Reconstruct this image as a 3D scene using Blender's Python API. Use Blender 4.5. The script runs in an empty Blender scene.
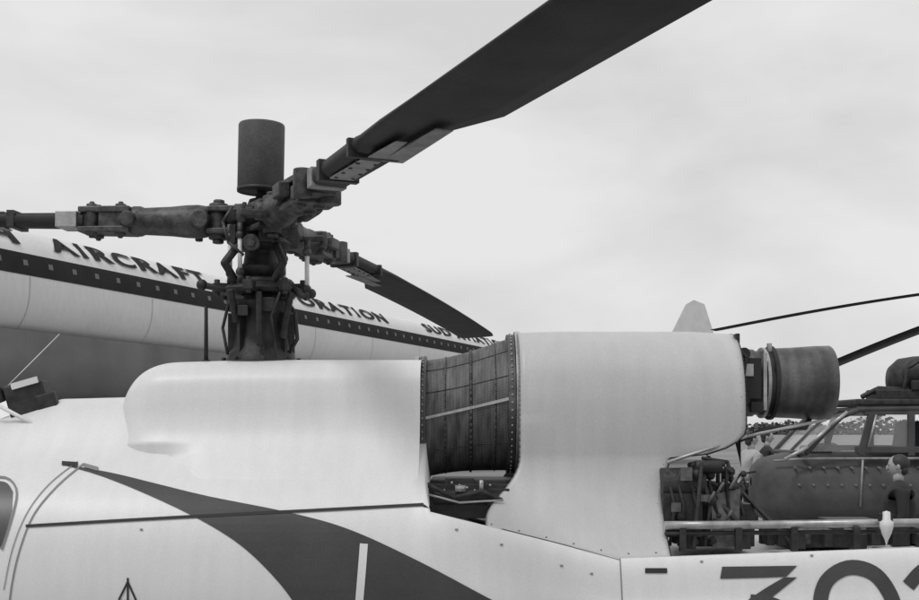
import bpy, math, random
from mathutils import Vector, Matrix
from mathutils.bvhtree import BVHTree
random.seed(7)
S=bpy.context.scene
COL=S.collection
CAM=Vector((0,-6,1.75)); F=1200.0
# ------------------------------------------------------------------ helpers
def lerp(a,b,t): return a+(b-a)*t
def vl(a,b,t): return tuple(lerp(x,y,t) for x,y in zip(a,b))
def sm(t):
    t=max(0,min(1,t)); return t*t*(3-2*t)
def cr(pts,per):
    out=[];n=len(pts)
    for i in range(n-1):
        p0=pts[max(i-1,0)];p1=pts[i];p2=pts[i+1];p3=pts[min(i+2,n-1)]
        for k in range(per):
            t=k/per
            out.append(tuple(0.5*((2*b)+(-a+c)*t+(2*a-5*b+4*c-d)*t*t+(-a+3*b-3*c+d)*t**3) for a,b,c,d in zip(p0,p1,p2,p3)))
    out.append(tuple(pts[-1])); return out
def mat(name,base,rough=0.5,metal=0.0,var=0.08,scale=3.0,bump=0.0,bscale=60,fine=0.0,spec=0.5,alpha=1.0,streak=0.0):
    m=bpy.data.materials.new(name); m.use_nodes=True
    N=m.node_tree.nodes; L=m.node_tree.links; b=N['Principled BSDF']
    tc=N.new('ShaderNodeTexCoord')
    n1=N.new('ShaderNodeTexNoise'); n1.inputs['Scale'].default_value=scale; n1.inputs['Detail'].default_value=6; n1.inputs['Roughness'].default_value=.6
    L.new(tc.outputs['Object'],n1.inputs['Vector'])
    mr=N.new('ShaderNodeMapRange'); mr.inputs[1].default_value=.3; mr.inputs[2].default_value=.7
    mr.inputs[3].default_value=base*(1-var); mr.inputs[4].default_value=base*(1+var)
    L.new(n1.outputs['Fac'],mr.inputs[0])
    out=mr.outputs[0]
    def mulby(vec_out,sc,amt,out,lo=.3,hi=.7,det=3):
        n2=N.new('ShaderNodeTexNoise'); n2.inputs['Scale'].default_value=sc; n2.inputs['Detail'].default_value=det
        L.new(vec_out,n2.inputs['Vector'])
        m2=N.new('ShaderNodeMapRange'); m2.inputs[1].default_value=lo; m2.inputs[2].default_value=hi; m2.inputs[3].default_value=1-amt; m2.inputs[4].default_value=1+amt*.6
        L.new(n2.outputs['Fac'],m2.inputs[0])
        mu=N.new('ShaderNodeMath'); mu.operation='MULTIPLY'; L.new(out,mu.inputs[0]); L.new(m2.outputs[0],mu.inputs[1]); return mu.outputs[0]
    if fine>0: out=mulby(tc.outputs['Object'],150,fine,out)
    if streak>0:
        mp=N.new('ShaderNodeMapping'); mp.inputs['Scale'].default_value=(9,3,.9); L.new(tc.outputs['Object'],mp.inputs[0])
        out=mulby(mp.outputs[0],2.2,streak,out,.35,.65,6)
    cb=N.new('ShaderNodeCombineColor')
    for i in range(3): L.new(out,cb.inputs[i])
    L.new(cb.outputs[0],b.inputs['Base Color'])
    b.inputs['Roughness'].default_value=rough; b.inputs['Metallic'].default_value=metal
    b.inputs['Specular IOR Level'].default_value=spec
    b.inputs['Alpha'].default_value=alpha
    if bump>0:
        nb=N.new('ShaderNodeTexNoise'); nb.inputs['Scale'].default_value=bscale; nb.inputs['Detail'].default_value=4
        L.new(tc.outputs['Object'],nb.inputs['Vector'])
        bp=N.new('ShaderNodeBump'); bp.inputs['Strength'].default_value=bump; bp.inputs['Distance'].default_value=.01
        L.new(nb.outputs['Fac'],bp.inputs['Height']); L.new(bp.outputs[0],b.inputs['Normal'])
    return m
M_white=mat('white_paint',.72,.42,var=.03,scale=1.6,fine=.06,bump=.08,bscale=4,streak=.03)
M_cowl=mat('cowl_grey_paint',.52,.45,var=.05,scale=1.8,fine=.08,bump=.12,bscale=4,streak=.04)
M_stripe=mat('dark_stripe_paint',.06,.5,var=.15,scale=4,fine=.15,spec=.3)
M_seam=mat('seam_black',.02,.7)
M_line=mat('panel_line_grey',.22,.7)
M_blade=mat('blade_dark_paint',.032,.6,var=.35,scale=5,fine=.25,spec=.3)
M_steel=mat('oily_steel',.07,.5,.3,var=.7,scale=18,fine=.25,bump=.3,bscale=40)
M_dsteel=mat('dark_machinery',.03,.55,.2,var=.6,scale=14,bump=.3,bscale=40)
M_alu=mat('bare_aluminium',.42,.4,.5,var=.3,scale=12,fine=.1)
M_plate=mat('root_plate_grey',.27,.5,.1,var=.35,scale=15,fine=.15)
M_exh=mat('exhaust_steel',.12,.45,.5,var=.45,scale=6,fine=.2,bump=.1,bscale=20,streak=.3)
M_black=mat('rubber_black',.02,.7)
M_lwhite=mat('link_white',.7,.5)
M_plane=mat('airliner_white',.72,.5,var=.05,scale=.6,streak=.04)
M_planed=mat('airliner_shade_grey',.19,.7,var=.2,scale=.5,spec=.2)  # shade under the airliner put into the base colour
M_band=mat('window_band_dark',.03,.8,var=.2,scale=1,spec=.15)
M_letter=mat('letter_dark',.03,.8,spec=.15)
M_h2=mat('drab_paint',.075,.6,var=.35,scale=3,fine=.15,spec=.3)
M_glass=mat('perspex',.7,.08,alpha=.28,spec=.8)
M_dglass=mat('dark_perspex',.05,.4,spec=.5)
M_fin=mat('tail_grey',.5,.5)
def mesh_mat():
    m=bpy.data.materials.new('intake_wire_mesh'); m.use_nodes=True
    N=m.node_tree.nodes;L=m.node_tree.links;b=N['Principled BSDF']
    uv=N.new('ShaderNodeUVMap')
    br=N.new('ShaderNodeTexBrick'); br.offset=0.0; br.inputs['Scale'].default_value=1
    br.inputs['Brick Width'].default_value=.006; br.inputs['Row Height'].default_value=.010; br.inputs['Mortar Size'].default_value=.0013
    br.inputs['Color1'].default_value=(.022,.022,.022,1); br.inputs['Color2'].default_value=(.035,.035,.035,1); br.inputs['Mortar'].default_value=(.14,.14,.14,1)
    L.new(uv.outputs[0],br.inputs['Vector'])
    ns=N.new('ShaderNodeTexNoise'); ns.inputs['Scale'].default_value=6; ns.inputs['Detail'].default_value=5
    mp=N.new('ShaderNodeMapping'); mp.inputs['Scale'].default_value=(5,1,1)
    L.new(uv.outputs[0],mp.inputs[0]); L.new(mp.outputs[0],ns.inputs['Vector'])
    mx=N.new('ShaderNodeMix'); mx.data_type='RGBA'; mx.blend_type='MULTIPLY'; mx.inputs[0].default_value=1
    L.new(br.outputs['Color'],mx.inputs[6])
    rp=N.new('ShaderNodeMapRange'); rp.inputs[1].default_value=.3; rp.inputs[2].default_value=.7; rp.inputs[3].default_value=.4; rp.inputs[4].default_value=1.6
    L.new(ns.outputs['Fac'],rp.inputs[0]); cb=N.new('ShaderNodeCombineColor')
    for i in range(3): L.new(rp.outputs[0],cb.inputs[i])
    L.new(cb.outputs[0],mx.inputs[7]); L.new(mx.outputs[2],b.inputs['Base Color'])
    b.inputs['Roughness'].default_value=.6; b.inputs['Metallic'].default_value=.1
    return m
M_mesh=mesh_mat()

def empty(name,loc):
    e=bpy.data.objects.new(name,None); e.location=loc; e.empty_display_size=.3; COL.objects.link(e); return e
def mkobj(name,v,f,m,parent=None,smooth=True,uv=None):
    me=bpy.data.meshes.new(name); me.from_pydata([tuple(p) for p in v],[],f); me.validate()
    sl=smooth if isinstance(smooth,list) else [smooth]*len(f)
    if len(me.polygons)==len(f):
        me.polygons.foreach_set('use_smooth',sl)
    if uv:
        ul=me.uv_layers.new(name='UVMap')
        for lp in me.loops: ul.data[lp.index].uv=uv[lp.vertex_index]
    me.materials.append(m); me.update()
    o=bpy.data.objects.new(name,me); COL.objects.link(o)
    if parent:
        o.parent=parent; o.matrix_parent_inverse=Matrix.Translation(-Vector(parent.location))
    return o
def frame(d,up=Vector((0,0,1))):
    d=Vector(d).normalized()
    if abs(d.dot(up))>.99: up=Vector((0,1,0))
    y=up.cross(d).normalized(); z=d.cross(y)
    return Matrix((d,y,z)).transposed()
class Part:
    def __init__(s): s.v=[];s.f=[];s.s=[]
    def add(s,v,f,sms):
        o=len(s.v); s.v+= [Vector(p) for p in v]; s.f+=[tuple(i+o for i in q) for q in f]; s.s+= sms if isinstance(sms,list) else [sms]*len(f)
        return s
    def cyl(s,p0,p1,r0,r1=None,n=20,caps=True):
        if r1 is None: r1=r0
        p0=Vector(p0);p1=Vector(p1);R=frame(p1-p0); v=[];f=[];q=[]
        for p,r in ((p0,r0),(p1,r1)):
            for i in range(n):
                a=2*math.pi*i/n; v.append(p+R@Vector((0,math.cos(a)*r,math.sin(a)*r)))
        for i in range(n): f.append((i,(i+1)%n,n+(i+1)%n,n+i)); q.append(True)
        if caps: f+= [tuple(range(n-1,-1,-1)),tuple(range(n,2*n))]; q+=[False,False]
        return s.add(v,f,q)
    def box(s,c,sz,R=None,taper=1.0):
        c=Vector(c); R=R or Matrix.Identity(3); v=[]
        for x in(-.5,.5):
            k=taper if x>0 else 1
            for y in(-.5,.5):
                for z in(-.5,.5): v.append(c+R@Vector((x*sz[0],y*sz[1]*k,z*sz[2]*k)))
        f=[(0,1,3,2),(4,6,7,5),(0,4,5,1),(2,3,7,6),(0,2,6,4),(1,5,7,3)]
        return s.add(v,f,False)
    def sph(s,c,r,n=12,sc=(1,1,1)):
        c=Vector(c); v=[];f=[]
        for j in range(n+1):
            t=math.pi*j/n
            for i in range(n*2):
                a=math.pi*i/n; v.append(c+Vector((r*sc[0]*math.sin(t)*math.cos(a),r*sc[1]*math.sin(t)*math.sin(a),r*sc[2]*math.cos(t))))
        m=n*2
        for j in range(n):
            for i in range(m): f.append((j*m+i,j*m+(i+1)%m,(j+1)*m+(i+1)%m,(j+1)*m+i))
        return s.add(v,f,True)
    def tube(s,pts,r,n=10):
        for a,b in zip(pts[:-1],pts[1:]): s.cyl(a,b,r,n=n)
        for p in pts[1:-1]: s.sph(p,r,5)
        return s
    def lathe(s,o,axis,prof,n=48,smooth=True,closed=False):
        o=Vector(o);R=frame(axis);v=[];f=[]
        for h,r in prof:
            for i in range(n):
                a=2*math.pi*i/n; v.append(o+R@Vector((h,math.cos(a)*r,math.sin(a)*r)))
        k=len(prof)
        for j in range(k if closed else k-1):
            for i in range(n): f.append((j*n+i,j*n+(i+1)%n,((j+1)%k)*n+(i+1)%n,((j+1)%k)*n+i))
        return s.add(v,f,smooth)
    def grid(s,rows,smooth=True,closed=False):
        v=[p for r in rows for p in r]; n=len(rows[0]); f=[]
        for j in range(len(rows)-1):
            for i in range(n if closed else n-1): f.append((j*n+i,j*n+(i+1)%n,(j+1)*n+(i+1)%n,(j+1)*n+i))
        return s.add(v,f,smooth)
    def make(s,name,m,parent=None,bevel=0):
        o=mkobj(name,s.v,s.f,m,parent,s.s)
        if bevel:
            b=o.modifiers.new('bevel','BEVEL'); b.width=bevel; b.segments=2; b.limit_method='ANGLE'; b.angle_limit=math.radians(50)
        return o
# ------------------------------------------------------------------ main helicopter
H=empty('helicopter',(0,0,0))
std=[(0,.45),(.5,.47),(.74,.62),(.80,.95),(.775,1.22),(.70,1.40),(.58,1.53),(.44,1.635),(.22,1.70),(0,1.72)]
def deck(l,c=None): 
    c=c if c else l-.02
    return [(0,.45),(.5,.47),(.74,.62),(.80,.92),(.778,l-.17),(.752,l-.05),(.715,l),(.69,c),(.3,c),(0,c)]
def roof(t1,t0): return std[:8]+[(.22,t1),(0,t0)]
keys=[(-3.95,[(y*.03,.95+(z-1)*.03) for y,z in std]),(-3.8,[(y*.35,.92+(z-1)*.35) for y,z in std]),(-3.5,[(y*.62,.92+(z-1)*.62) for y,z in std]),
 (-3.0,[(y*.87,.96+(z-1)*.86) for y,z in std]),(-2.5,std),(-2.2,roof(1.80,1.83)),(-1.95,roof(1.87,1.905)),(-1.55,roof(1.88,1.915)),(-1.2,std),(-.16,std),
 (-.13,deck(1.39,1.33)),(.7,deck(1.185,1.14)),(2.2,deck(1.24,1.2)),(2.9,[(0,.75),(.2,.77),(.34,.85),(.38,.95),(.38,1.05),(.36,1.15),(.34,1.2),(.28,1.3),(.15,1.34),(0,1.35)]),
 (4.2,[(0,1.0),(.1,1.02),(.17,1.07),(.2,1.12),(.2,1.2),(.19,1.27),(.17,1.32),(.13,1.37),(.07,1.39),(0,1.4)]),
 (6.6,[(0,1.15),(.06,1.16),(.1,1.19),(.12,1.23),(.12,1.27),(.11,1.31),(.1,1.35),(.08,1.38),(.04,1.39),(0,1.4)])]
def fsec(x):
    for (a,A),(b,B) in zip(keys[:-1],keys[1:]):
        if a<=x<=b:
            t=(x-a)/(b-a)
            return [vl(p,q,t) for p,q in zip(A,B)]
def liz(x):
    return fsec(min(max(x,-.13),2.2))[6]
kx=[k[0] for k in keys]
xs=sorted(kx+[x for x in [-3.95+.06*i for i in range(176)] if x<6.6 and min(abs(x-k) for k in kx)>.02])
rows=[]
for x in xs:
    h=cr(fsec(x),5)
    rows.append([(x,-y,z) for y,z in h]+[(x,y,z) for y,z in reversed(h[1:-1])])
fus=Part().grid(rows,closed=True).make('fuselage_shell',M_white,H)
bvh=BVHTree.FromPolygons([tuple(v.co) for v in fus.data.vertices],[tuple(p.vertices) for p in fus.data.polygons])
def onbody(px,py,off=.002):
    d=Vector(((px-459.5)/F,1,(430-py)/F)).normalized()
    h=bvh.ray_cast(CAM,d)
    if h[0] is None: return None
    n=h[1]
    if n.dot(d)>0: n=-n
    return h[0]+n*off
def rs(pts,n):
    L=[0]
    for a,b in zip(pts[:-1],pts[1:]): L.append(L[-1]+math.dist(a,b))
    out=[]
    for k in range(n+1):
        s=L[-1]*k/n
        for i in range(len(pts)-1):
            if s<=L[i+1]+1e-9:
                t=(s-L[i])/max(1e-9,L[i+1]-L[i]); out.append(vl(pts[i],pts[i+1],t)); break
    return out
def surf_fill(name,A,B,m,off=.002,n=80,rws=14,parent=H):
    A=rs(cr(A,6),n);B=rs(cr(B,6),n)
    R=[]
    for a,b in zip(A,B):
        r=[onbody(*vl(a,b,k/rws),off) for k in range(rws+1)]
        if any(p is None for p in r): continue
        R.append(r)
    return Part().grid(R).make(name,m,parent)
def surf_line(name,pts,w,m,off=.003,smooth=True,parent=H):
    P=cr(pts,6) if smooth and len(pts)>2 else pts
    n=max(2,int(sum(math.dist(a,b) for a,b in zip(P[:-1],P[1:]))/5)); P=rs(P,n)
    A=[];B=[]
    for i,p in enumerate(P):
        q0=P[max(i-1,0)];q1=P[min(i+1,len(P)-1)]
        d=Vector((q1[0]-q0[0],q1[1]-q0[1])).normalized(); nx,ny=-d.y*w/2,d.x*w/2
        a=onbody(p[0]+nx,p[1]+ny,off);b=onbody(p[0]-nx,p[1]-ny,off)
        if a and b: A.append(a);B.append(b)
    return Part().grid([A,B]).make(name,m,parent)
surf_fill('swoosh_stripe',[(66,465),(115,474),(160,485),(210,497),(290,513),(350,530),(420,562),(490,599),(540,624)],
  [(66,466),(103,477),(150,496),(200,520),(240,545),(272,575),(294,603),(302,624)],M_stripe,.003,110,30)
surf_line('door_gap',[(364,544),(362,570),(358,618)],8,M_white,.006)
surf_line('deck_seam',[(26,526.5),(120,521),(230,515),(330,510),(424,505)],3,M_seam,.005)
surf_line('cowl_seam',[(424,506),(455,514),(490,525),(560,543),(620,559)],2.6,M_seam,.004)
surf_line('tail_seam',[(620,559),(622,600),(623,630)],1.2,M_line,.003)
surf_line('door_edge',[(84,464),(58,486),(34,515),(20,550),(12,585),(8,620)],1.5,M_line,.004)
surf_line('door_edge_inner',[(78,462),(50,484),(28,512),(13,548),(4,590)],.9,M_line,.004)
surf_fill('cabin_window',[(-30,485),(-10,482),(6,483),(13,492)],[(-30,560),(-12,556),(2,545),(12,510)],M_dglass,.004,20,6)
surf_line('window_frame',[(-10,478),(8,479),(17,492),(13,515),(2,550)],2,M_line,.006)
surf_line('latch',[(62,464),(78,465)],4,M_seam,.006,False)
surf_line('latch_2',[(84,466),(98,470)],4,M_line,.006,False)
surf_line('emblem_mast',[(128,578),(128,618)],2,M_seam,.004,False)
surf_line('emblem_sail',[(128,582),(119,600)],2,M_seam,.004,False)
surf_line('emblem_sail_2',[(128,582),(137,602)],2,M_seam,.0045,False)
surf_line('emblem_bar',[(119,601),(138,602)],2,M_seam,.005,False)
surf_fill('numeral_three',[(722,567),(760,566.5),(797,566)],[(720,579),(760,578),(786,577)],M_stripe,.004,20,4)
surf_fill('numeral_three_diagonal',[(784,577.5),(766,588),(748,600)],[(797,577.5),(780,591),(764,604)],M_stripe,.004,14,4)
surf_line('numeral_three_bowl',[(750,600),(775,604),(790,618),(785,640)],11,M_stripe,.005)
surf_line('numeral_zero',[(828,640),(820,610),(826,582),(848,568),(874,574),(891,597),(898,625)],15,M_stripe,.004)
surf_line('numeral_two',[(908,586),(925,569),(950,566),(968,580),(960,610)],14,M_stripe,.004)
surf_line('data_placard',[(645,571),(667,571)],5,M_seam,.004,False)
for i,(a,b) in enumerate([(455,530),(500,545),(560,566),(590,574),(700,562),(810,556),(140,530)]):
    surf_line('fastener_%d'%i,[(a,b),(a+3,b)],2.0,M_line,.004,False)

# gearbox fairing (same paint as the shell, faired tangentially into the shoulder)
fp=[(.70,1.385),(.585,1.525),(.49,1.632),(.42,1.725),(.383,1.82),(.362,1.92),(.33,2.01),(.25,2.068),(.13,2.092),(0,2.097)]
rows=[]
for i in range(64):
    u=i/63; x=-1.66+1.475*(u**1.7)
    t=min(1,(x+1.66)/.30); g=(1-(1-t)**2.6)**(1/2.6)
    h=[]
    for y,z in cr(fp,4):
        zz=1.66+(z-1.66)*g if z>1.66 else z
        zz-= .015*sm((-.9-x)/.7)*max(0,z-1.7)/.4
        # plan-view rounding only for the part above the shoulder; lower flare tucks under the shell
        gk=(1-(1-t)**2.8)**(1/2.8)
        if z<1.66:
            yy=lerp(y*.80,y,sm((x+1.66)/.5)); zz-=.06*(1-sm((x+1.66)/.5))
            yy=lerp(yy*gk,yy,.5)
        else: yy=y*lerp(gk,1,.0)
        h.append((yy,zz))
    rows.append([(x,-y,z) for y,z in h]+[(x,y,z) for y,z in reversed(h[:-1])])
Part().grid(rows).make('gearbox_fairing',M_white,H)
Part().add([(-.2,0,1.75)]+[(-.2,p[1]*.985,1.5+(p[2]-1.5)*.985) for p in rows[-1]],[(0,i,i+1) for i in range(1,len(rows[-1]))],False).make('rear_bulkhead',M_dsteel,H)

# intake screen barrel
rw=[];uv=[]
NX=24;NA=96
def barrel(t):
    x=lerp(-.2,.29,t); zc=lerp(1.80,1.885,t); r=lerp(.295,.335,sm(t))-.018*math.sin(math.pi*t)
    return x,zc,r
for i in range(NX+1):
    x,zc,r=barrel(i/NX); row=[]
    for k in range(NA+1):
        a=2*math.pi*k/NA; row.append((x,r*math.sin(a),zc+r*math.cos(a))); uv.append((x,a*.31))
    rw.append(row)
v=[p for r_ in rw for p in r_]; f=[]
for j in range(NX):
    for i in range(NA): n=NA+1; f.append((j*n+i,j*n+i+1,(j+1)*n+i+1,(j+1)*n+i))
mkobj('intake_screen',v,f,M_mesh,H,True,uv)
def torus_ring(part,x,zc,r,w,h,n=64,tilt=0):
    part.lathe((x,0,zc),(1,0,tilt),[(-w/2,r-h/2),(-w/2,r+h/2),(w/2,r+h/2),(w/2,r-h/2)],n,False,True)
P=Part()
torus_ring(P,-.21,1.80,.302,.022,.03); torus_ring(P,.283,1.884,.338,.026,.04)
P.make('intake_ring',M_alu,H,.003)
P=Part()
torus_ring(P,-.178,1.805,.302,.034,.022); torus_ring(P,.25,1.879,.336,.036,.022)
P.make('intake_flange',M_exh,H,.003)
P=Part()
for (x,zc,r) in ((-.178,1.805,.315),(.25,1.879,.349)):
    for k in range(60):
        a=2*math.pi*k/60; P.sph((x,r*math.sin(a),zc+r*math.cos(a)),.0055,4)
P.make('ring_rivets',M_alu,H)
P=Part()
def bpt(t,a,off=.004):
    x,zc,r=barrel(t); return Vector((x,-(r+off)*math.cos(a),zc+(r+off)*math.sin(a)))
for k in range(12):
    t0=.08+.84*k/12; t1=.08+.84*(k+1)/12
    a0=lerp(.0,.07,k/12); a1=lerp(.0,.07,(k+1)/12); w=.022
    P.grid([[bpt(t0,a0-w,.008),bpt(t0,a0+w,.008)],[bpt(t1,a1-w,.008),bpt(t1,a1+w,.008)]])
P.make('screen_strap',M_alu,H)
P=Part()
for t,r in ((.27,.003),(.52,.007),(.76,.003)):
    P.tube([bpt(t,-1.5+3.0*k/30,.002) for k in range(31)],r,6)
for a in (-.6,.42,.9): P.tube([bpt(.08+.84*k/8,a,.001) for k in range(9)],.002,6)
P.make('screen_ribs',M_steel,H)

# cavity under intake
P=Part()
P.box((.05,0,1.42),(.5,.9,.16)); P.box((.0,-.36,1.47),(.14,.10,.10)); P.box((.18,-.42,1.44),(.1,.12,.08))
P.cyl((-.12,-.45,1.44),(.2,-.45,1.44),.035); P.tube([(-.15,-.5,1.5),(-.02,-.53,1.44),(.1,-.52,1.47),(.25,-.5,1.4)],.012)
P.make('gearbox_casting',M_dsteel,H,.004)
P=Part()
P.tube([(-.16,-.52,1.46),(.0,-.56,1.42),(.2,-.54,1.43)],.005); P.cyl((-.02,-.48,1.48),(.03,-.48,1.48),.016); P.cyl((.1,-.5,1.46),(.1,-.5,1.52),.010)
for i in range(7): P.sph((-.07+.035*i,-.5-.01*(i%3),1.485+.012*((i*7)%4-1)),.006,5)
P.make('control_linkage',M_alu,H)

# engine cowl
up=cr([(0,2.235),(.14,2.222),(.27,2.165),(.36,2.06),(.402,1.93),(.412,1.79),(.405,1.62)],6)
NL=16
def cprof(x):
    out=list(up); ly,lz=liz(x); ly+=.006; lz-=.012
    p0=(.405,1.62); c=(.43,1.62*.42+lz*.58)
    for k in range(1,NL+1):
        t=k/NL; out.append(tuple((1-t)**2*a+2*t*(1-t)*b+t*t*d for a,b,d in zip(p0,c,(ly,lz))))
    return out
nu=len(up)
def cbound(j):
    if j<nu:
        z=up[j][1]; xl=.285
        if z>1.76: xr=1.335
        else:
            t=(1.76-z)/.14; xr=.98+.355*math.sqrt(max(0,1-t**2))
        return xl,xr
    t=(j-nu+1)/NL
    return lerp(.285,.12,sm(min(1,t*1.15))*.9+.1*t), lerp(.98,.93,min(1,t*3))
rows=[]
NU=40
for i in range(NU+1):
    u=i/NU; row=[]
    for j in range(nu+NL):
        xl,xr=cbound(j); x=lerp(xl,xr,u); p=cprof(x)[j]
        s_=1-.022*sm((x-1.1)/.25)-.018*sm((.5-x)/.3)*(1 if p[1]>1.8 else 0)
        row.append((x,-p[0]*s_,1.75+(p[1]-1.75)*s_))
    rows.append([(a,b,c) for a,b,c in reversed(row)]+[(a,-b,c) for a,b,c in row[1:]])
o=Part().grid(rows).make('engine_cowl',M_cowl,H)
sd=o.modifiers.new('solid','SOLIDIFY'); sd.thickness=.008; sd.offset=0
def edge(name,pts,r,m): Part().tube(pts,r,8).make(name,m,H)
nr=len(rows[0])
edge('cowl_rear_edge',[Vector(p)+Vector((.002,0,0)) for p in rows[-1][:nr//2+8]],.005,M_seam)
edge('cowl_lower_edge',[Vector(rows[i][0])+Vector((0,-.002,-.003)) for i in range(NU+1)],.004,M_seam)
edge('cowl_front_edge',[Vector(p)+Vector((-.003,0,0)) for p in rows[0][:nr//2]],.003,M_line)
P=Part()
for i in range(1,NU,6):
    p=Vector(rows[i][1]); P.sph(p+Vector((0,-.004,.004)),.0045,4)
for j in range(3,nr//2-6,3):
    p=Vector(rows[-1][j]); P.sph(p+Vector((-.02,-.003,0)),.003,4)
P.make('cowl_fasteners',M_line,H)
P=Part()
P.lathe((.3,0,1.92),(1,0,0),[(0,0),(0,.25),(.2,.27),(.6,.27),(.95,.25),(1.0,.22),(1.0,0)])
P.box((.62,0,1.35),(.5,.8,.3)); 
P.make('engine_core',M_dsteel,H)
P=Part(); P.add([(1.315,0,1.95)]+[(1.315,p[1]*.97,1.93+(p[2]-1.93)*.97) for p in rows[-1][NL-2:nr-NL+2]],[(0,i,i+1) for i in range(1,nr-2*NL+4)],False)
P.make('engine_firewall',M_dsteel,H)

# exhaust
P=Part()
P.lathe((1.30,0,1.985),(1,0,0),[(0,.13),(0,.155),(.12,.158),(.14,.168),(.16,.168),(.17,.160),(.27,.160)],56)
P.lathe((1.545,0,1.985),(1,0,0),[(0,.155),(0,.170),(.015,.173),(.10,.176),(.22,.184),(.295,.186),(.301,.181),(.295,.178),(.2,.176),(0,.15),(-.1,.05)],64)
P.make('exhaust_pipe',M_exh,H)
P=Part()
torus_ring(P,1.51,1.985,.168,.016,.018)
P.box((1.485,-.165,1.985),(.018,.02,.28)); P.box((1.40,-.172,2.04),(.05,.03,.06)); P.cyl((1.5,-.19,2.13),(1.5,-.19,2.17),.012)
P.make('exhaust_clamp',M_alu,H,.002)
P=Part()
torus_ring(P,1.55,1.985,.178,.02,.014)
P.box((1.39,-.17,1.93),(.035,.03,.12)); P.box((1.34,-.2,2.19),(.02,.05,.05)); P.box((1.36,-.22,1.79),(.03,.06,.06)); P.cyl((1.38,-.15,2.12),(1.38,-.19,2.12),.03)
P.box((1.42,-.17,2.0),(.09,.02,.2)); P.box((1.44,-.18,1.86),(.06,.03,.05))
P.tube([(1.34,-.25,1.70),(1.5,-.2,1.76),(1.7,-.1,1.76),(1.75,0,1.80)],.012); P.tube([(1.33,-.2,2.17),(1.38,-.22,2.10),(1.36,-.2,1.9)],.009)
P.make('exhaust_bracket',M_black,H,.003)

# rear engine deck equipment
P=Part()
P.tube([(.92,-.62,1.322),(1.3,-.62,1.324),(2.6,-.55,1.335)],.019,14)
P.tube([(.95,-.5,1.60),(1.35,-.35,1.72),(1.8,-.1,1.80)],.008)
P.make('deck_rail',M_alu,H)
P=Part()
P.tube([(1.55,-.5,1.2),(1.2,-.2,1.62)],.010)
P.cyl((.93,-.45,1.5),(1.13,-.45,1.5),.075); P.box((1.02,-.42,1.36),(.18,.2,.2)); P.cyl((1.08,-.5,1.58),(1.2,-.5,1.58),.03)
P.box((1.24,-.1,1.30),(.3,.5,.2)); P.cyl((1.15,-.2,1.46),(1.36,-.2,1.44),.05)
P.box((1.72,-.1,1.24),(.3,.6,.08)); P.box((2.02,.1,1.24),(.25,.5,.1)); P.box((2.3,-.2,1.25),(.3,.4,.08))
P.tube([(1.05,-.62,1.22),(1.10,-.55,1.6)],.009)
for x in (1.0,1.25,1.5,1.78,2.08,2.3): P.box((x,-.62,1.26),(.03,.03,.11)); P.box((x+.05,-.5,1.24),(.06,.05,.07))
for x in (.96,1.0,1.06,1.12): P.tube([(x,-.52,1.22),(x+.02,-.54,1.4),(x-.01,-.5,1.56)],.008)
P.tube([(1.1,-.5,1.5),(1.2,-.45,1.42),(1.3,-.5,1.3)],.014); P.tube([(1.12,-.46,1.62),(1.25,-.4,1.6),(1.32,-.42,1.35)],.009)
P.tube([(.92,-.62,1.285),(2.6,-.55,1.295)],.010)
for i in range(46):
    P.sph((.96+random.random()*.34,-.55+random.random()*.2,1.24+random.random()*.36),.012+.014*random.random(),5)
for i in range(24):
    a=Vector((.96+random.random()*.30,-.5+random.random()*.3,1.22+random.random()*.2)); b=a+Vector((random.uniform(-.1,.1),random.uniform(-.05,.05),random.uniform(.05,.22)))
    P.tube([a,b,b+Vector((random.uniform(.0,.08),0,random.uniform(-.08,.03)))],random.uniform(.004,.010),8)
for i in range(18):
    x=1.45+1.1*random.random(); P.box((x,-.45+.3*random.random(),1.25),(.03+.07*random.random(),.05,.05+.08*random.random()))
P.make('deck_machinery',M_dsteel,H,.003)
P=Part()
P.grid([[(1.16,-.5,1.21),(1.16,-.47,1.45)],[(1.28,-.48,1.21),(1.30,-.45,1.48)]],False)
P.box((1.03,-.55,1.55),(.05,.02,.06)); P.box((1.12,-.55,1.44),(.05,.02,.03)); P.box((.98,-.57,1.40),(.04,.02,.04))
P.cyl((1.6,-.4,1.22),(1.6,-.4,1.30),.04); P.cyl((1.9,-.3,1.2),(1.9,-.3,1.29),.03)
for i in range(6):
    a=Vector((.96+random.random()*.33,-.57,1.26+random.random()*.3)); P.cyl(a,a+Vector((.03,.0,.05)),.007,n=8)
P.make('deck_panel',mat('bay_panel_grey',.12,.6,.2,var=.5,scale=20),H)
P=Part()
P.lathe((1.90,-.66,1.23),(0,0,1),[(0,0),(.03,.008),(.06,.022),(.09,.030),(.11,.030),(.12,.018),(.155,.016),(.16,0)],20)
P.make('filler_cap',M_lwhite,H)
P=Part(); P.box((1.90,-.645,1.36),(.06,.03,.035)); P.box((1.90,-.645,1.30),(.07,.03,.02)); P.make('filler_bracket',M_black,H,.003)
P=Part(); P.cyl((-1.267,0,2.08),(-1.267,0,2.37),.011,.009,10); P.cyl((-1.267,0,2.08),(-1.267,0,2.10),.02)
P.make('whip_antenna',M_black,H)
P=Part()
R=Matrix.Rotation(math.radians(-16),3,'Y')
P.box((-2.08,-.16,1.87),(.19,.14,.24),R,.85); P.cyl((-2.22,-.2,1.88),(-2.26,-.22,1.99),.035)
P.box((-1.98,-.2,1.84),(.10,.05,.18),R); P.cyl((-2.06,-.16,1.70),(-2.06,-.16,1.84),.05)
P.make('roof_ventilator',M_dsteel,H,.01)
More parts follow.
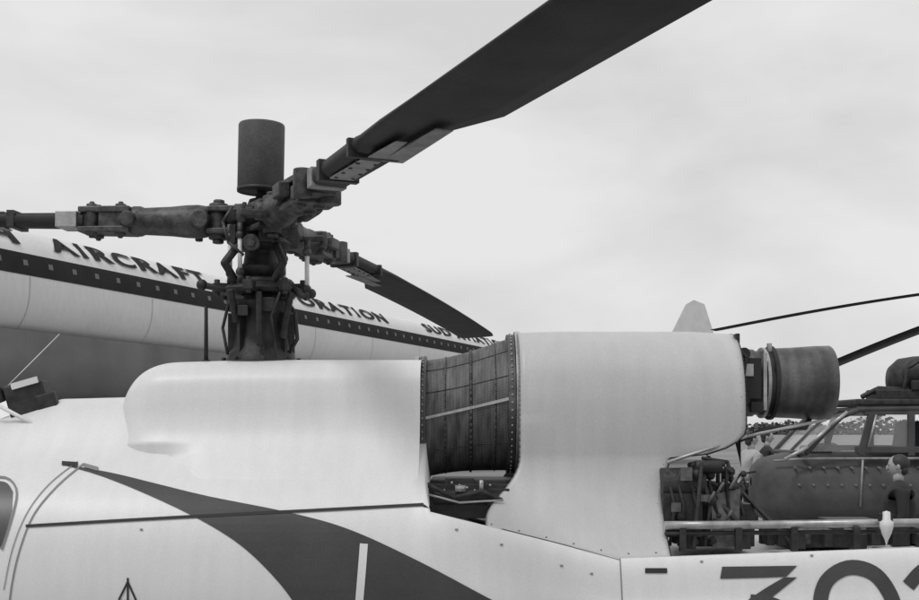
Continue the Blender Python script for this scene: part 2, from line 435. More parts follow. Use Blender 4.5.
P=Part(); P.tube([(-2.34,-.27,1.97),(-2.2,-.29,1.87),(-1.93,-.29,1.725)],.010); P.tube([(-2.33,-.24,1.80),(-1.96,-.12,2.22)],.0022); P.box((-2.09,-.235,1.975),(.13,.012,.03),R)
P.make('wiper_strut',M_lwhite,H)

# tail fin + skids (outside the picture)
P=Part()
fn=[(6.1,1.35),(6.5,2.1),(6.95,2.15),(6.85,1.35),(6.7,.75),(6.3,.85)]
P.add([(x,-.05,z) for x,z in fn]+[(x,.05,z) for x,z in fn],[(0,1,2,3,4,5),(11,10,9,8,7,6)]+[(i,(i+1)%6,6+(i+1)%6,6+i) for i in range(6)],False)
P.make('tail_fin',M_white,H,.02)
P=Part()
for s in(-1,1):
    P.tube([(-2.6,s*1.0,.18),(-2.4,s*1.0,.05),(1.4,s*1.0,.05)],.04)
    for x in(-1.8,.4): P.tube([(x,s*1.0,.05),(x,s*.75,.4),(x,0,.5)],.035)
P.make('landing_skids',M_dsteel,H)

# ---------------- rotor
hub=Vector((-.99,0,2.79))
P=Part()
P.lathe((hub.x,0,2.06),(0,0,1),[(0,.20),(.03,.20),(.035,.17),(.07,.165),(.10,.14),(.22,.12),(.27,.13),(.30,.15),(.33,.15),(.335,.09),(.5,.075),(.6,.085)],32)
for k in range(8):
    a=math.pi*k/4+.2; c,s=math.cos(a),math.sin(a)
    P.box((hub.x+c*.135,s*.135,2.22),(.06,.018,.22),Matrix.Rotation(a,3,'Z')); P.cyl((hub.x+c*.185,s*.185,2.085),(hub.x+c*.185,s*.185,2.11),.012,n=6)
P.make('mast_housing',M_dsteel,H,.003)
P=Part()
P.lathe((hub.x,0,2.425),(0,0,1),[(0,.10),(0,.19),(.02,.205),(.035,.19),(.045,.16),(.06,.165),(.075,.15),(.08,.08)],36)
for a in (-.3,1.2,2.7,3.6,4.6,5.4):
    c,s=math.cos(a),math.sin(a); P.box((hub.x+c*.21,s*.21,2.45),(.07,.045,.045),Matrix.Rotation(a,3,'Z')); P.cyl((hub.x+c*.225,s*.225,2.41),(hub.x+c*.225,s*.225,2.49),.014)
P.tube([(hub.x-.10,-.12,2.47),(hub.x-.15,-.18,2.56),(hub.x-.09,-.12,2.66)],.02); P.tube([(hub.x+.08,-.12,2.48),(hub.x+.13,-.14,2.57),(hub.x+.09,-.1,2.66)],.02)
P.cyl((hub.x-.1,-.13,2.28),(hub.x-.12,-.2,2.43),.018); P.cyl((hub.x+.12,-.12,2.2),(hub.x+.17,-.15,2.42),.016); P.cyl((hub.x+.02,-.18,2.16),(hub.x+.02,-.2,2.42),.016)
P.box((hub.x+.05,-.15,2.36),(.08,.06,.07)); P.box((hub.x-.06,-.16,2.33),(.05,.06,.05))
P.tube([(hub.x-.15,-.1,2.12),(hub.x-.17,-.12,2.25),(hub.x-.13,-.14,2.4)],.008); P.tube([(hub.x+.1,-.16,2.1),(hub.x+.08,-.2,2.3),(hub.x+.12,-.18,2.42)],.006)
P.tube([(hub.x+.14,-.05,2.12),(hub.x+.19,-.08,2.2),(hub.x+.18,-.1,2.33),(hub.x+.13,-.1,2.4)],.010); P.cyl((hub.x-.16,-.1,2.44),(hub.x-.27,-.13,2.46),.016); P.sph((hub.x-.27,-.13,2.46),.028,6)
P.cyl((hub.x+.16,-.08,2.44),(hub.x+.26,-.10,2.42),.016); P.sph((hub.x+.26,-.10,2.42),.026,6)
P.make('swashplate',M_dsteel,H,.003)
P=Part()
P.lathe((hub.x,0,2.50),(0,0,1),[(0,.085),(.03,.12),(.06,.12),(.08,.09),(.14,.08),(.15,.13),(.18,.15),(.21,.12),(.25,.12),(.28,.17),(.33,.175),(.35,.14),(.355,.08),(.40,.06),(.41,.03),(.44,.022),(.47,.022)],32)
for k in range(12):
    a=2*math.pi*k/12; P.cyl((hub.x+.13*math.cos(a),.13*math.sin(a),2.84),(hub.x+.13*math.cos(a),.13*math.sin(a),2.868),.012,n=6)
for a in (.4,2.0,3.9,5.0):
    P.box((hub.x+.14*math.cos(a),.14*math.sin(a),2.71),(.08,.07,.09),Matrix.Rotation(a,3,'Z'))
P.make('rotor_hub',M_dsteel,H,.003)
P=Part()
P.tube([(hub.x-.12,-.14,2.84),(hub.x-.16,-.17,2.76),(hub.x-.13,-.18,2.66),(hub.x-.06,-.16,2.6)],.008); P.tube([(hub.x+.05,-.17,2.87),(hub.x+.12,-.2,2.8),(hub.x+.1,-.19,2.68)],.008)
P.cyl((hub.x-.02,-.14,2.66),(hub.x-.02,-.19,2.66),.04); P.cyl((hub.x-.02,-.19,2.66),(hub.x-.02,-.20,2.66),.022,n=6)
P.cyl((hub.x+.13,-.12,2.72),(hub.x+.15,-.18,2.72),.03)
P.make('hub_lubrication_lines',M_steel,H)
P=Part(); P.lathe((hub.x-.005,0,2.945),(.02,0,1),[(0,0),(0,.108),(.006,.115),(.325,.115),(.333,.111),(.335,0)],48)
P.make('hub_canister',mat('canister_grey',.075,.6,.1,var=.25,scale=9,fine=.35),H)
P=Part()
P.lathe((hub.x-.004,0,2.95),(.02,0,1),[(-.005,.095),(-.012,.117),(.006,.118),(.006,.112)],48)
P.make('canister_rim',M_dsteel,H)

def rotor_blade(az,cone,droop,idx,pitch=4,R_=5.25):
    ca=math.radians(az); d=Vector((math.cos(ca),math.sin(ca),math.tan(math.radians(cone)))).normalized()
    fr=frame(d); 
    def W(r,y,z):
        q=hub+fr@Vector((r,y,z)); q.z-=droop*(max(0,r-1)/4.25)**2; return q
    A=Part()
    for zz in(-.055,.055):
        A.box(W(.15,0,zz),(.22,.19,.032),fr,.8)
    A.cyl(W(.22,0,-.09),W(.22,0,.09),.048); A.cyl(W(.22,0,.09),W(.22,0,.11),.03,n=6); A.cyl(W(.22,0,-.11),W(.22,0,-.09),.03,n=6)
    A.cyl(W(.29,-.10,0),W(.29,.10,0),.045)
    A.lathe(W(.26,0,0),d,[(0,0),(0,.06),(.02,.078),(.06,.084),(.12,.082),(.2,.074),(.34,.068),(.36,.076),(.40,.076),(.41,.06),(.5,.055),(.5,0)],28)
    A.box(W(.38,-.12,-.03),(.05,.16,.035),fr); A.cyl(W(.38,-.19,-.07),W(.38,-.19,.01),.02)
    for zz in(-.05,.05): A.box(W(.79,.0,zz),(.27,.17,.034),fr,.85)
    A.box(W(.74,.0,0),(.16,.13,.10),fr); A.box(W(.88,.0,0),(.10,.10,.07),fr)
    for (r,y) in ((.71,.045),(.86,-.045),(.86,.045)):
        A.cyl(W(r,y,-.08),W(r,y,.08),.028); A.cyl(W(r,y,-.092),W(r,y,.092),.015,n=6)
    A.cyl(W(.66,-.10,0),W(.66,.10,0),.04); A.box(W(.76,-.10,.01),(.12,.05,.06),fr)
    if idx!=2:
        A.cyl(W(.18,.14,.0),W(.58,.13,.0),.026); A.cyl(W(.3,.135,0),W(.5,.13,0),.04); A.box(W(.60,.09,0),(.05,.11,.04),fr); A.sph(W(.70,.12,0),.05,8)
        A.cyl(W(.93,.07,-.07),W(.93,.07,.07),.05); A.box(W(.95,.0,-.02),(.16,.18,.06),fr,.8); A.cyl(W(1.0,-.07,-.06),W(1.0,-.07,.06),.04)
    A.make('blade_fitting_%d'%idx,M_steel,H,.006)
    keysb=[(.90,-.065,.065,.038),(1.2,-.075,.08,.034),(1.75,-.09,.10,.028),(2.05,-.10,.13,.024),(2.36,-.10,.225,.021),(R_-.15,-.10,.225,.019),(R_,-.08,.21,.008)]
    rows=[]
    rr=[.90,1.0,1.2,1.5,1.75,1.79,1.9,2.05,2.15,2.25,2.36]+[2.36+(R_-.15-2.36)*k/20 for k in range(1,21)]+[R_]
    for r in rr:
        for (a,l0,t0,h0),(b,l1,t1,h1) in zip(keysb[:-1],keysb[1:]):
            if a<=r<=b+1e-6:
                t=(r-a)/(b-a); l=lerp(l0,l1,t);te=lerp(t0,t1,t);h=lerp(h0,h1,t); break
        prof=[(0,0),(.02,.45),(.08,.8),(.25,1),(.5,.8),(.8,.35),(1,.05),(1,-.05),(.8,-.2),(.5,-.45),(.25,-.6),(.08,-.5),(.02,-.3)]
        if r<1.78: prof=[(0,0),(.03,.7),(.12,1),(.4,1),(.7,1),(.9,1),(1,.5),(1,-.5),(.9,-1),(.7,-1),(.3,-1),(.12,-1),(.03,-.7)]
        pa=math.radians(pitch); row=[]
        for c,hh in prof:
            y=l+(te-l)*c; z=hh*h
            row.append(W(r,y*math.cos(pa), z-y*math.sin(pa)))
        rows.append(row)
    B=Part().grid(rows,True,True); n=len(rows[0]); B.add(rows[-1],[tuple(range(n))],False); B.add(rows[0],[tuple(range(n))],False)
    B.make('rotor_blade_%d'%idx,M_blade,H)
    C=Part()
    for sgn in(-1,1): 
        C.box(W(1.50,.0,sgn*.039),(.36,.10,.007),fr,.8); C.box(W(1.84,.01,sgn*.034),(.28,.07,.006),fr,.6)
    C.box(W(1.93,.085,-.033),(.52,.09,.008),fr,.7)
    C.make('root_plates_%d'%idx,M_plate,H,.002)
    C=Part()
    for k in range(4):
        for yy in(-.035,.035): C.cyl(W(1.36+.09*k,yy,-.046),W(1.36+.09*k,yy,.046),.009,n=6)
    C.box(W(1.27,0,0),(.04,.17,.085),fr); C.box(W(1.70,0.0,-.004),(.025,.2,.07),fr)
    C.make('root_bolts_%d'%idx,M_dsteel,H,.002)
    D=Part(); 
    if idx==2: D.box(W(.985,0,0),(.11,.15,.082),fr)
    else: D.box(W(1.12,.0,0),(.06,.155,.082),fr)
    D.make('root_band_%d'%idx,M_plate if idx!=2 else M_alu,H,.004)
rotor_blade(-66.8,0.0,.0,1); rotor_blade(174.5,1.2,.1,2); rotor_blade(76.5,-.6,.12,3)
P=Part();Q=Part()
for px,yy in((230,-.1),(240,-.16),(307,-.12),(284,.1)):
    x=(px-459.5)*(6+yy)/F
    z0,z1=(2.52,2.70) if px<260 else (2.44,2.62)
    P.cyl((x,yy,z0),(x,yy,z1),.011); Q.sph((x,yy,z0),.022,6); Q.sph((x,yy,z1),.022,6); Q.cyl((x,yy,z0-.05),(x,yy,z0),.014); Q.cyl((x,yy,z1),(x,yy,z1+.06),.014)
    Q.tube([(x,yy,z0-.04),(hub.x+(x-hub.x)*.6,yy*.6,2.46)],.02); 
P.make('pitch_links',M_lwhite,H); Q.make('pitch_link_ends',M_steel,H)

# ------------------------------------------------------------------ airliner behind
u=Vector((.355,1,0)).normalized(); nrm=Vector((u.y,-u.x,0))
def lin(d): return Vector((-21.6+.355*d,-6+d,0))
ZC,RY,RZ,NE=5.45,1.45,1.5,2.4
off0=-1.2
A=empty('airliner',lin(40)+nrm*off0)
def sec(d,sc=1,zc=ZC,n=56):
    o=lin(d)+nrm*off0; out=[]
    for k in range(n):
        a=2*math.pi*k/n; c,s=math.cos(a),math.sin(a)
        y=RY*sc*math.copysign(abs(c)**(2/NE),c); z=RZ*sc*math.copysign(abs(s)**(2/NE),s)
        out.append(o+nrm*y+Vector((0,0,zc+z)))
    return out
rows=[sec(4,.03,4.9),sec(6,.3,5.0),sec(10,.62,5.2),sec(15,.9,5.4),sec(18,1)]+[sec(18+2*k) for k in range(1,28)]+[sec(78,.85,5.6),sec(84,.5,5.9),sec(88,.1,6.1)]
Part().grid(rows,True,True).make('airliner_fuselage',M_plane,A)
def onair(d,z,off=.012):
    w=min(.999,abs(z-ZC)/RZ); y=RY*(1-w**NE)**(1/NE)
    return lin(d)+nrm*(off0+y+off)+Vector((0,0,z+(off if z>6 else 0)))
Part().grid([[onair(d,lerp(5.60,6.14,k/6)) for k in range(7)] for d in range(18,76)]).make('window_band',M_band,A)
P=Part(); d=19.0
while d<75:
    P.grid([[onair(d+.0,5.84,.02),onair(d+.0,5.98,.02)],[onair(d+.16,5.84,.02),onair(d+.16,5.98,.02)]],False); d+=.9
P.make('cabin_windows',mat('porthole_glass',.13,.5),A)
P=Part()
for d in range(20,74,5):
    P.grid([[onair(d,lerp(4.3,5.58,k/8),.008) for k in range(9)],[onair(d+.03,lerp(4.3,5.58,k/8),.008) for k in range(9)]])
P.make('skin_joints',M_fin,A)
def word(txt,d0,d1,z0,z1):
    c=bpy.data.curves.new('t','FONT'); c.body=txt; c.size=1; c.offset=.035; c.space_character=1.2; c.resolution_u=4
    o=bpy.data.objects.new('t',c); COL.objects.link(o)
    dg=bpy.context.evaluated_depsgraph_get(); me=bpy.data.meshes.new_from_object(o.evaluated_get(dg))
    X=[v.co.x for v in me.vertices];Yy=[v.co.y for v in me.vertices]
    x0,x1,y0,y1=min(X),max(X),min(Yy),max(Yy)
    v=[onair(lerp(d0,d1,(p.co.x-x0)/(x1-x0)),lerp(z0,z1,(p.co.y-y0)/(y1-y0)),.03) for p in me.vertices]
    f=[tuple(p.vertices) for p in me.polygons]
    bpy.data.objects.remove(o)
    mkobj('lettering_'+txt.lower().replace(' ','_'),v,f,M_letter,A,False)
word('BRITISH',23.0,29.9,6.34,6.78); word('AIRCRAFT',31.1,38.3,6.34,6.78); word('CORPORATION',39.6,52.1,6.34,6.78); word('SUD AVIATION',56.4,69,6.34,6.78)
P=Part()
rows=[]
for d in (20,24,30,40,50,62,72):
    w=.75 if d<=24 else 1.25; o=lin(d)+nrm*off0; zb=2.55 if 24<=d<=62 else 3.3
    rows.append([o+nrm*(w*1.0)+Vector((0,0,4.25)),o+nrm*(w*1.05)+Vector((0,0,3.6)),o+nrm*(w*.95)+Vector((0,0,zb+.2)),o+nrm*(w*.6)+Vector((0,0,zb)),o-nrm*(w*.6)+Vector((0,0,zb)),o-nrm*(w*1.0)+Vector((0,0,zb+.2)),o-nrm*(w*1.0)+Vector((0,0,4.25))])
P.grid(rows,True); P.make('belly_shade_body',M_planed,A)  # added dark body, painted as the shaded belly and wing underside
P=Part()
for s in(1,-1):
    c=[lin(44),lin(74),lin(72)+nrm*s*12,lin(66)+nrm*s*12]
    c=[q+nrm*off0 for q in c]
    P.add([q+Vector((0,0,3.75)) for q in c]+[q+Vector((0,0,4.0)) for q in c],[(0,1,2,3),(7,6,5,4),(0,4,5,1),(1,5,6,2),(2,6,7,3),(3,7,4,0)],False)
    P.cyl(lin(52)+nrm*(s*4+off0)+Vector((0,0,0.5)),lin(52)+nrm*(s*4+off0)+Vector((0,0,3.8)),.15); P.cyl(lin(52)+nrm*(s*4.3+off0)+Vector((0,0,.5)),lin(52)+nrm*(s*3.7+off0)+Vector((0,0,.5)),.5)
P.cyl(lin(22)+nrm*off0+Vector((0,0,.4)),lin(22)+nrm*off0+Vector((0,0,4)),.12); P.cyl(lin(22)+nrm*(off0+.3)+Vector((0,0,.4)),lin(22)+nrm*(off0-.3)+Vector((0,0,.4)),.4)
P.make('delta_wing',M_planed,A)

# ------------------------------------------------------------------ second parked aeroplane
E=empty('parked_airplane',(7,54,0))
y0=54
P=Part(); rows=[]
for x,r,zc in ((-12,.05,2.6),(-11,.7,2.7),(-8,1.1,2.9),(2,1.15,3.0),(8,.7,3.4),(12.2,.15,3.9)):
    rows.append([(x,y0+r*math.cos(2*math.pi*k/28),zc+r*math.sin(2*math.pi*k/28)) for k in range(28)])
P.grid(rows,True,True); P.make('airplane_fuselage',M_plane,E)
P=Part()
pf=[(8.5,3.9),(10.5,6.3),(11.0,7.3),(11.35,8.0),(11.7,8.2),(12.2,8.0),(12.45,7.2),(13.0,5.5),(13.2,4.0)]
n=len(pf)
P.add([(x,y0-.1,z) for x,z in pf]+[(x,y0+.1,z) for x,z in pf],[tuple(range(n)),tuple(range(2*n-1,n-1,-1))]+[(i,(i+1)%n,n+(i+1)%n,n+i) for i in range(n)],False)
P.make('airplane_tail_fin',mat('tail_light_grey',.62,.5),E,.04)
P=Part(); P.box((0,y0,2.4),(2.6,18,.2)); P.cyl((-9,y0,0.3),(-9,y0,2.2),.1); P.cyl((1,y0-2,.3),(1,y0-2,2.4),.1); P.cyl((1,y0+2,.3),(1,y0+2,2.4),.1)
for a,b in((-9,0),(1,-2),(1,2)): P.cyl((a,y0+b-.15,.35),(a,y0+b+.15,.35),.35)
P.make('airplane_wing',M_fin,E)

# ------------------------------------------------------------------ second helicopter at right
G=empty('helicopter.001',(5.5,8,0))
Y=8.0
def hs(x,w,zb,zt,n=2.6):
    o=[];zc=(zb+zt)/2;hz=(zt-zb)/2
    for k in range(32):
        a=2*math.pi*k/32;c,s=math.cos(a),math.sin(a)
        o.append((x,Y+w*math.copysign(abs(c)**(2/n),c),zc+hz*math.copysign(abs(s)**(2/n),s)))
    return o
P=Part()
P.grid([hs(3.40,.03,1.1,1.2),hs(3.43,.25,.85,1.34),hs(3.52,.45,.72,1.42),hs(3.8,.66,.6,1.49),hs(4.4,.75,.55,1.50),hs(6.8,.75,.55,1.50),hs(7.6,.5,.7,1.5),hs(8.5,.25,1.0,1.5),hs(12,.12,1.3,1.5)],True,True)
P.make('hull',M_h2,G)
P=Part()
for i in range(12):
    for z,dy in ((1.33,.035),(1.14,.0)):
        x=3.75+.15*i+(.03 if z<1.2 else 0); w=.66+.09*min(1,max(0,(x-3.8)/.6)); P.cyl((x,Y-w+.06+dy,z),(x,Y-w-.010+dy*.9,z),.014,n=10)
P.make('hull_rivets',mat('rivet_grey',.16,.6),G)
P=Part(); P.tube([(3.55,Y-.45,1.40),(3.85,Y-.66,1.43),(6.8,Y-.70,1.44)],.014); P.tube([(4.42,Y-.765,.9),(4.46,Y-.73,1.42)],.012); P.make('hull_strakes',M_plate,G)
P=Part()
for s in(-1,1):
    yy=Y+s*.66
    P.tube([(3.85,yy,1.49),(4.08,yy,1.74),(4.25,yy,1.90),(4.45,yy,1.98)],.03); P.tube([(4.42,yy,1.98),(6.9,yy,2.02)],.035)
    for x0_,x1_ in ((4.46,4.60),(5.02,5.02),(5.75,5.75)):
        P.box(((x0_+x1_)/2,yy,1.73),(.075,.05,.54),Matrix.Rotation(math.atan2(x1_-x0_,.5),3,'Y'))
    P.box((4.85,yy,1.53),(.9,.045,.07)); P.box((4.85,yy,1.95),(.7,.045,.06))
P.tube([(4.45,Y-.66,1.98),(4.45,Y+.66,1.98)],.028); P.tube([(3.85,Y-.66,1.49),(3.85,Y+.66,1.49)],.028); P.tube([(3.85,Y,1.49),(4.2,Y,1.84),(4.45,Y,1.98)],.02)
P.make('cabin_frame',M_h2,G,.006)
P=Part(); P.tube([(3.60,Y-.7,1.42),(3.86,Y-.70,1.56),(4.10,Y-.70,1.79),(4.30,Y-.70,1.95)],.02)
P.tube([(4.53,Y-.70,1.56),(4.62,Y-.70,1.92)],.012)
P.make('windscreen_trim',M_alu,G)
P=Part()
P.grid([[(3.87,Y-.64,1.50),(3.87,Y+.64,1.50)],[(4.09,Y-.64,1.73),(4.09,Y+.64,1.73)],[(4.26,Y-.64,1.88),(4.26,Y+.64,1.88)],[(4.45,Y-.64,1.96),(4.45,Y+.64,1.96)]])
P.add([(3.9,Y-.65,1.51),(4.46,Y-.65,1.51),(4.58,Y-.65,1.96),(4.44,Y-.65,1.96),(4.24,Y-.65,1.87),(4.08,Y-.65,1.71)],[(0,1,2,3,4,5)],False)
P.add([(4.53,Y-.65,1.56),(4.99,Y-.65,1.56),(4.99,Y-.65,1.93),(4.62,Y-.65,1.93)],[(0,1,2,3)],False)
P.make('windscreen',M_glass,G)
P=Part()
P.box((5.75,Y,2.06),(2.7,1.4,.07)); P.box((5.9,Y,2.2),(1.2,.8,.22)); P.lathe((5.0,Y,2.34),(1,0,0),[(0,0),(.02,.15),(.12,.24),(.3,.27),(1.4,.27),(1.5,.2),(1.5,0)],28)
P.sph((5.28,Y-.25,2.40),.2,10); P.box((4.95,Y-.3,2.15),(.5,.4,.12)); P.tube([(4.55,Y-.4,2.12),(4.75,Y-.4,2.22),(5.1,Y-.4,2.2)],.03)
P.tube([(5.0,Y-.45,2.1),(5.05,Y-.5,2.45),(5.3,Y-.5,2.6)],.02); P.box((5.15,Y-.5,2.25),(.12,.08,.12))
P.box((6.6,Y,2.3),(.8,.6,.5)); P.cyl((7.3,Y,1.5),(7.3,Y,3.55),.10); P.cyl((7.3,Y,3.45),(7.3,Y,3.68),.2)
P.tube([(5.2,Y-.5,2.1),(5.9,Y-.45,2.55),(6.8,Y-.2,2.7)],.02)
P.make('engine_installation',M_dsteel,G,.02)
P=Part()
P.box((5.3,Y-.3,1.6),(.12,.5,.5),Matrix.Rotation(.15,3,'Y')); P.box((5.3,Y+.3,1.6),(.12,.5,.5),Matrix.Rotation(.15,3,'Y')); P.box((5.9,Y,1.6),(.1,1.2,.8)); P.box((4.15,Y,1.5),(.25,.5,.14))
P.make('cabin_seats',M_black,G,.03)
def blade2(name,tip,ch):
    h0=Vector((7.3,Y,3.58)); t=Vector(tip); P=Part(); rows=[]
    for k in range(15):
        s=k/14; c=h0.lerp(t,s); c.z+= .06*math.sin(math.pi*s)
        dd=(t-h0); pr=Vector((-dd.y,dd.x,0)).normalized(); w=ch*(.4 if s<.08 else 1)
        rows.append([c+pr*w/2,c+Vector((0,0,.02)),c-pr*w/2,c-Vector((0,0,.02))])
    P.grid(rows,True,True); P.make(name,M_blade,G)
blade2('main_blade_1',(3.97,12.6,3.30),.26)
blade2('main_blade_2',(5.6,13.4,2.62),.36)
blade2('main_blade_3',(12.2,5.5,3.2),.33)
P=Part()
for s in(-1,1):
    P.tube([(3.6,Y+s,.25),(3.9,Y+s,.05),(7.4,Y+s,.05)],.04)
    for x in(4.4,6.6): P.tube([(x,Y+s,.05),(x,Y+s*.6,.6)],.035)
P.make('skids',M_h2,G)

# ------------------------------------------------------------------ people by the second helicopter
M_skin=mat('skin',.36,.6,var=.08,scale=20); M_hair=mat('hair',.03,.6,var=.3,scale=60)
def skin_mesh(name,verts,edges,radii,m,parent,lvl=2):
    me=bpy.data.meshes.new(name); me.from_pydata(verts,edges,[]); me.materials.append(m)
    o=bpy.data.objects.new(name,me); COL.objects.link(o)
    o.parent=parent; o.matrix_parent_inverse=Matrix.Identity(4)
    sk=o.modifiers.new('skin','SKIN')
    sk.use_smooth_shade=True
    for i,r in enumerate(radii):
        r=r if isinstance(r,tuple) else (r,r)
        me.skin_vertices[0].data[i].radius=r
    me.skin_vertices[0].data[0].use_root=True
    sb=o.modifiers.new('sub','SUBSURF'); sb.levels=lvl; sb.render_levels=lvl
    return o
def person(x,y,h,face,coat,trou,pose=0):
    e=empty('person',(x,y,0)); e.rotation_euler=(0,0,face); k=h/1.75; e.scale=(k,k,k)
    V=[(0,0,.98),(.0,0,1.12),(.0,0,1.28),(-.01,0,1.42),(0,0,1.50)]
    R=[(.18,.18),(.175,.175),(.20,.20),(.15,.15),(.06,.06)]
    Ed=[(0,1),(1,2),(2,3),(3,4)]
    for s in(-1,1):
        i=len(V); V+=[(-.01,s*.19,1.40),(-.03,s*.235,1.13),(.10 if pose else .03,s*.24,.90)]
        R+=[.075,.058,.04]; Ed+=[(3,i),(i,i+1),(i+1,i+2)]
    skin_mesh('coat',V,Ed,R,coat,e)
    V=[(0,0,.96)];R=[(.15,.12)];Ed=[]
    for s in(-1,1):
        i=len(V); V+=[(0,s*.09,.88),(.01,s*.10,.50),(-.02,s*.11,.10)]; R+=[.095,.068,.05]; Ed+=[(0,i),(i,i+1),(i+1,i+2)]
    skin_mesh('trousers',V,Ed,R,trou,e)
    for s in(-1,1):
        skin_mesh('shoe',[(-.06,s*.11,.05),(.05,s*.115,.05),(.18,s*.12,.035)],[(0,1),(1,2)],[.045,.048,.035],M_black,e)
        hx,hz=(.13,.83) if pose else (.035,.83); hy=s*.24
        Vh=[(hx-.01,hy,hz+.07),(hx,hy,hz+.03),(hx+.004,hy,hz)]; Rh=[.024,(.03,.018),(.034,.016)]; Eh=[(0,1),(1,2)]
        skin_mesh('palm',Vh,Eh,Rh,M_skin,e)
        for j,(dx,l) in enumerate(((-.028,.062),(-.010,.074),(.010,.07),(.028,.055))):
            skin_mesh('finger',[(hx+dx,hy,hz-.005),(hx+dx*1.1,hy-s*.006,hz-.02-l*.5),(hx+dx*1.1,hy-s*.02,hz-.02-l)],[(0,1),(1,2)],[.009,.0085,.007],M_skin,e,1)
        skin_mesh('thumb',[(hx+.02,hy,hz+.03),(hx+.045,hy-s*.01,hz+.005),(hx+.052,hy-s*.015,hz-.025)],[(0,1),(1,2)],[.011,.010,.008],M_skin,e,1)
    def lp(part,name,m):
        o=mkobj(name,part.v,part.f,m,None,part.s); o.parent=e; return o
    P=Part(); P.cyl((0,0,1.46),(.01,0,1.57),.055,.052)
    n=14; vv=[];ff=[]
    for j in range(n+1):
        t=math.pi*j/n
        for i in range(24):
            a=math.pi*i/12; zz=math.cos(t); rr=math.sin(t)*(1-.18*max(0,-zz)); 
            vv.append((.015+.095*rr*math.cos(a),.075*rr*math.sin(a),1.635+.118*zz))
    for j in range(n):
        for i in range(24): ff.append((j*24+i,j*24+(i+1)%24,(j+1)*24+(i+1)%24,(j+1)*24+i))
    P.add(vv,ff,True)
    P.sph((.110,0,1.62),.018,6,(1,.7,1.4)); P.sph((.10,0,1.575),.02,6,(.4,1.2,.3))
    for s in(-1,1): P.sph((.01,s*.078,1.63),.025,6,(.8,.35,1.2))
    lp(P,'head',M_skin)
    P=Part()
    for s in(-1,1): P.sph((.096,s*.03,1.645),.009,6)
    lp(P,'eyes',M_black)
    P=Part(); P.sph((-.008,0,1.665),.105,12,(.97,.80,.92)); P.sph((-.045,0,1.60),.07,8,(.75,.95,.9)); lp(P,'hair',M_hair)
    return e
suit=mat('dark_suit',.025,.85,var=.2,scale=8); rain=mat('raincoat',.42,.8,var=.1,scale=6)
person(3.99,4.9,1.52,math.radians(165),suit,suit,1)
person(5.25,14.5,1.74,math.radians(-20),suit,suit)
person(4.42,12.2,1.72,math.radians(15),rain,suit)
person(7.35,18.0,1.76,math.radians(-100),suit,suit)

# ------------------------------------------------------------------ ground, trees
g=mkobj('ground',[(-3000,-300,0),(3000,-300,0),(3000,5000,0),(-3000,5000,0)],[(0,1,2,3)],mat('tarmac_ground',.22,.9,var=.3,scale=.15,fine=.1),None,False)
P=Part()
for i in range(14000):
    x=random.uniform(-230,330); hgt=4.0+1.2*math.sin(x*.05)+1.0*math.sin(x*.17+1)+.6*math.sin(x*.43)
    z=hgt*(random.random()**1.2)+.1; yy=430+random.uniform(-12,12); s=random.uniform(.4,1.0)
    R=Matrix.Rotation(random.uniform(0,6.28),3,'Z')@Matrix.Rotation(random.uniform(0,3.1),3,'X')
    P.add([Vector((x,yy,z))+R@Vector(c) for c in((-s,-s*.6,0),(s,-s*.6,0),(s*.6,s,0),(-s*.6,s*.7,0))],[(0,1,2,3)],False)
P.make('distant_treeline',mat('foliage',.12,.9,var=.3,scale=.3,spec=.1))

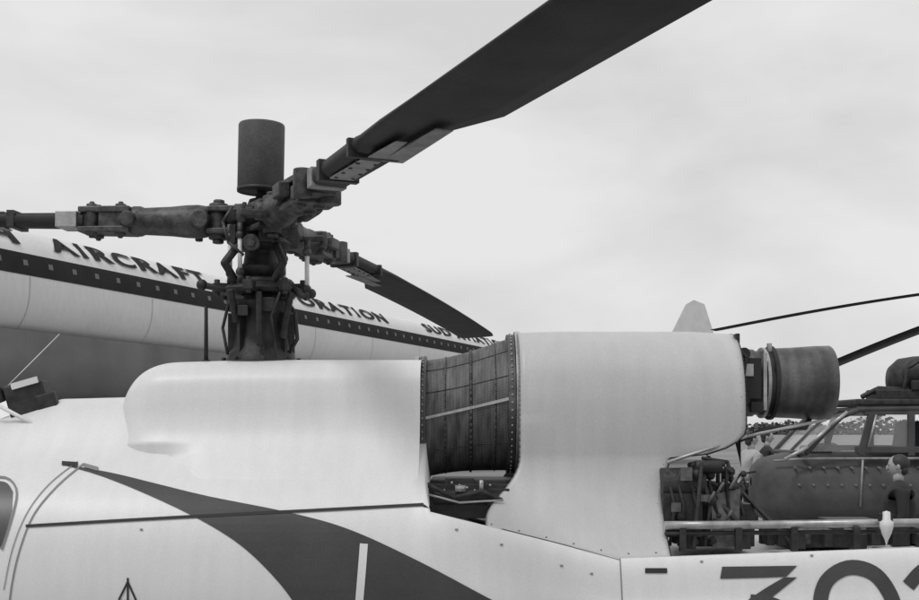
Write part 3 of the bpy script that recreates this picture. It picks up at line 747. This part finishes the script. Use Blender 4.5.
# ------------------------------------------------------------------ world
W=bpy.data.worlds.new('World'); S.world=W; W.use_nodes=True
N=W.node_tree.nodes;L=W.node_tree.links;bg=N['Background']
EL=math.radians(60);RO=math.atan2(-.5,-.5)
sky=N.new('ShaderNodeTexSky'); sky.sky_type='NISHITA'; sky.sun_disc=False; sky.sun_elevation=EL; sky.sun_rotation=RO; sky.air_density=1; sky.dust_density=3
bw=N.new('ShaderNodeRGBToBW'); L.new(sky.outputs[0],bw.inputs[0])
tc=N.new('ShaderNodeTexCoord'); mp=N.new('ShaderNodeMapping'); mp.inputs['Scale'].default_value=(1,1,2.4); mp.inputs['Rotation'].default_value=(0,.15,0); L.new(tc.outputs['Generated'],mp.inputs[0])
n1=N.new('ShaderNodeTexNoise'); n1.inputs['Scale'].default_value=3.0; n1.inputs['Detail'].default_value=8; n1.inputs['Roughness'].default_value=.52; n1.inputs['Distortion'].default_value=.25
L.new(mp.outputs[0],n1.inputs['Vector'])
mr=N.new('ShaderNodeMapRange'); mr.inputs[1].default_value=.36; mr.inputs[2].default_value=.58; mr.inputs[3].default_value=6.9; mr.inputs[4].default_value=8.3; L.new(n1.outputs['Fac'],mr.inputs[0])
mx=N.new('ShaderNodeMix'); mx.data_type='FLOAT'; mx.inputs[0].default_value=.94; L.new(bw.outputs[0],mx.inputs[2]); L.new(mr.outputs[0],mx.inputs[3])
cb=N.new('ShaderNodeCombineColor'); 
for i in range(3): L.new(mx.outputs[0],cb.inputs[i])
L.new(cb.outputs[0],bg.inputs['Color']); bg.inputs['Strength'].default_value=.10
sl=bpy.data.lights.new('sun','SUN'); sl.energy=1.1; sl.angle=math.radians(12); sl.color=(1,1,1)
so=bpy.data.objects.new('sun',sl); COL.objects.link(so)
dv=Vector((math.sin(RO)*math.cos(EL),math.cos(RO)*math.cos(EL),math.sin(EL)))
so.rotation_euler=dv.to_track_quat('Z','Y').to_euler(); so.location=dv*30
cd=bpy.data.cameras.new('camera'); co=bpy.data.objects.new('camera',cd); COL.objects.link(co)
co.location=CAM; co.rotation_euler=(math.radians(90),0,0); cd.sensor_width=36; cd.lens=36*F/919; cd.shift_y=130/919; cd.clip_end=8000; cd.clip_start=.05
S.camera=co
S.view_settings.view_transform='Standard'; S.view_settings.look='None'; S.view_settings.exposure=0
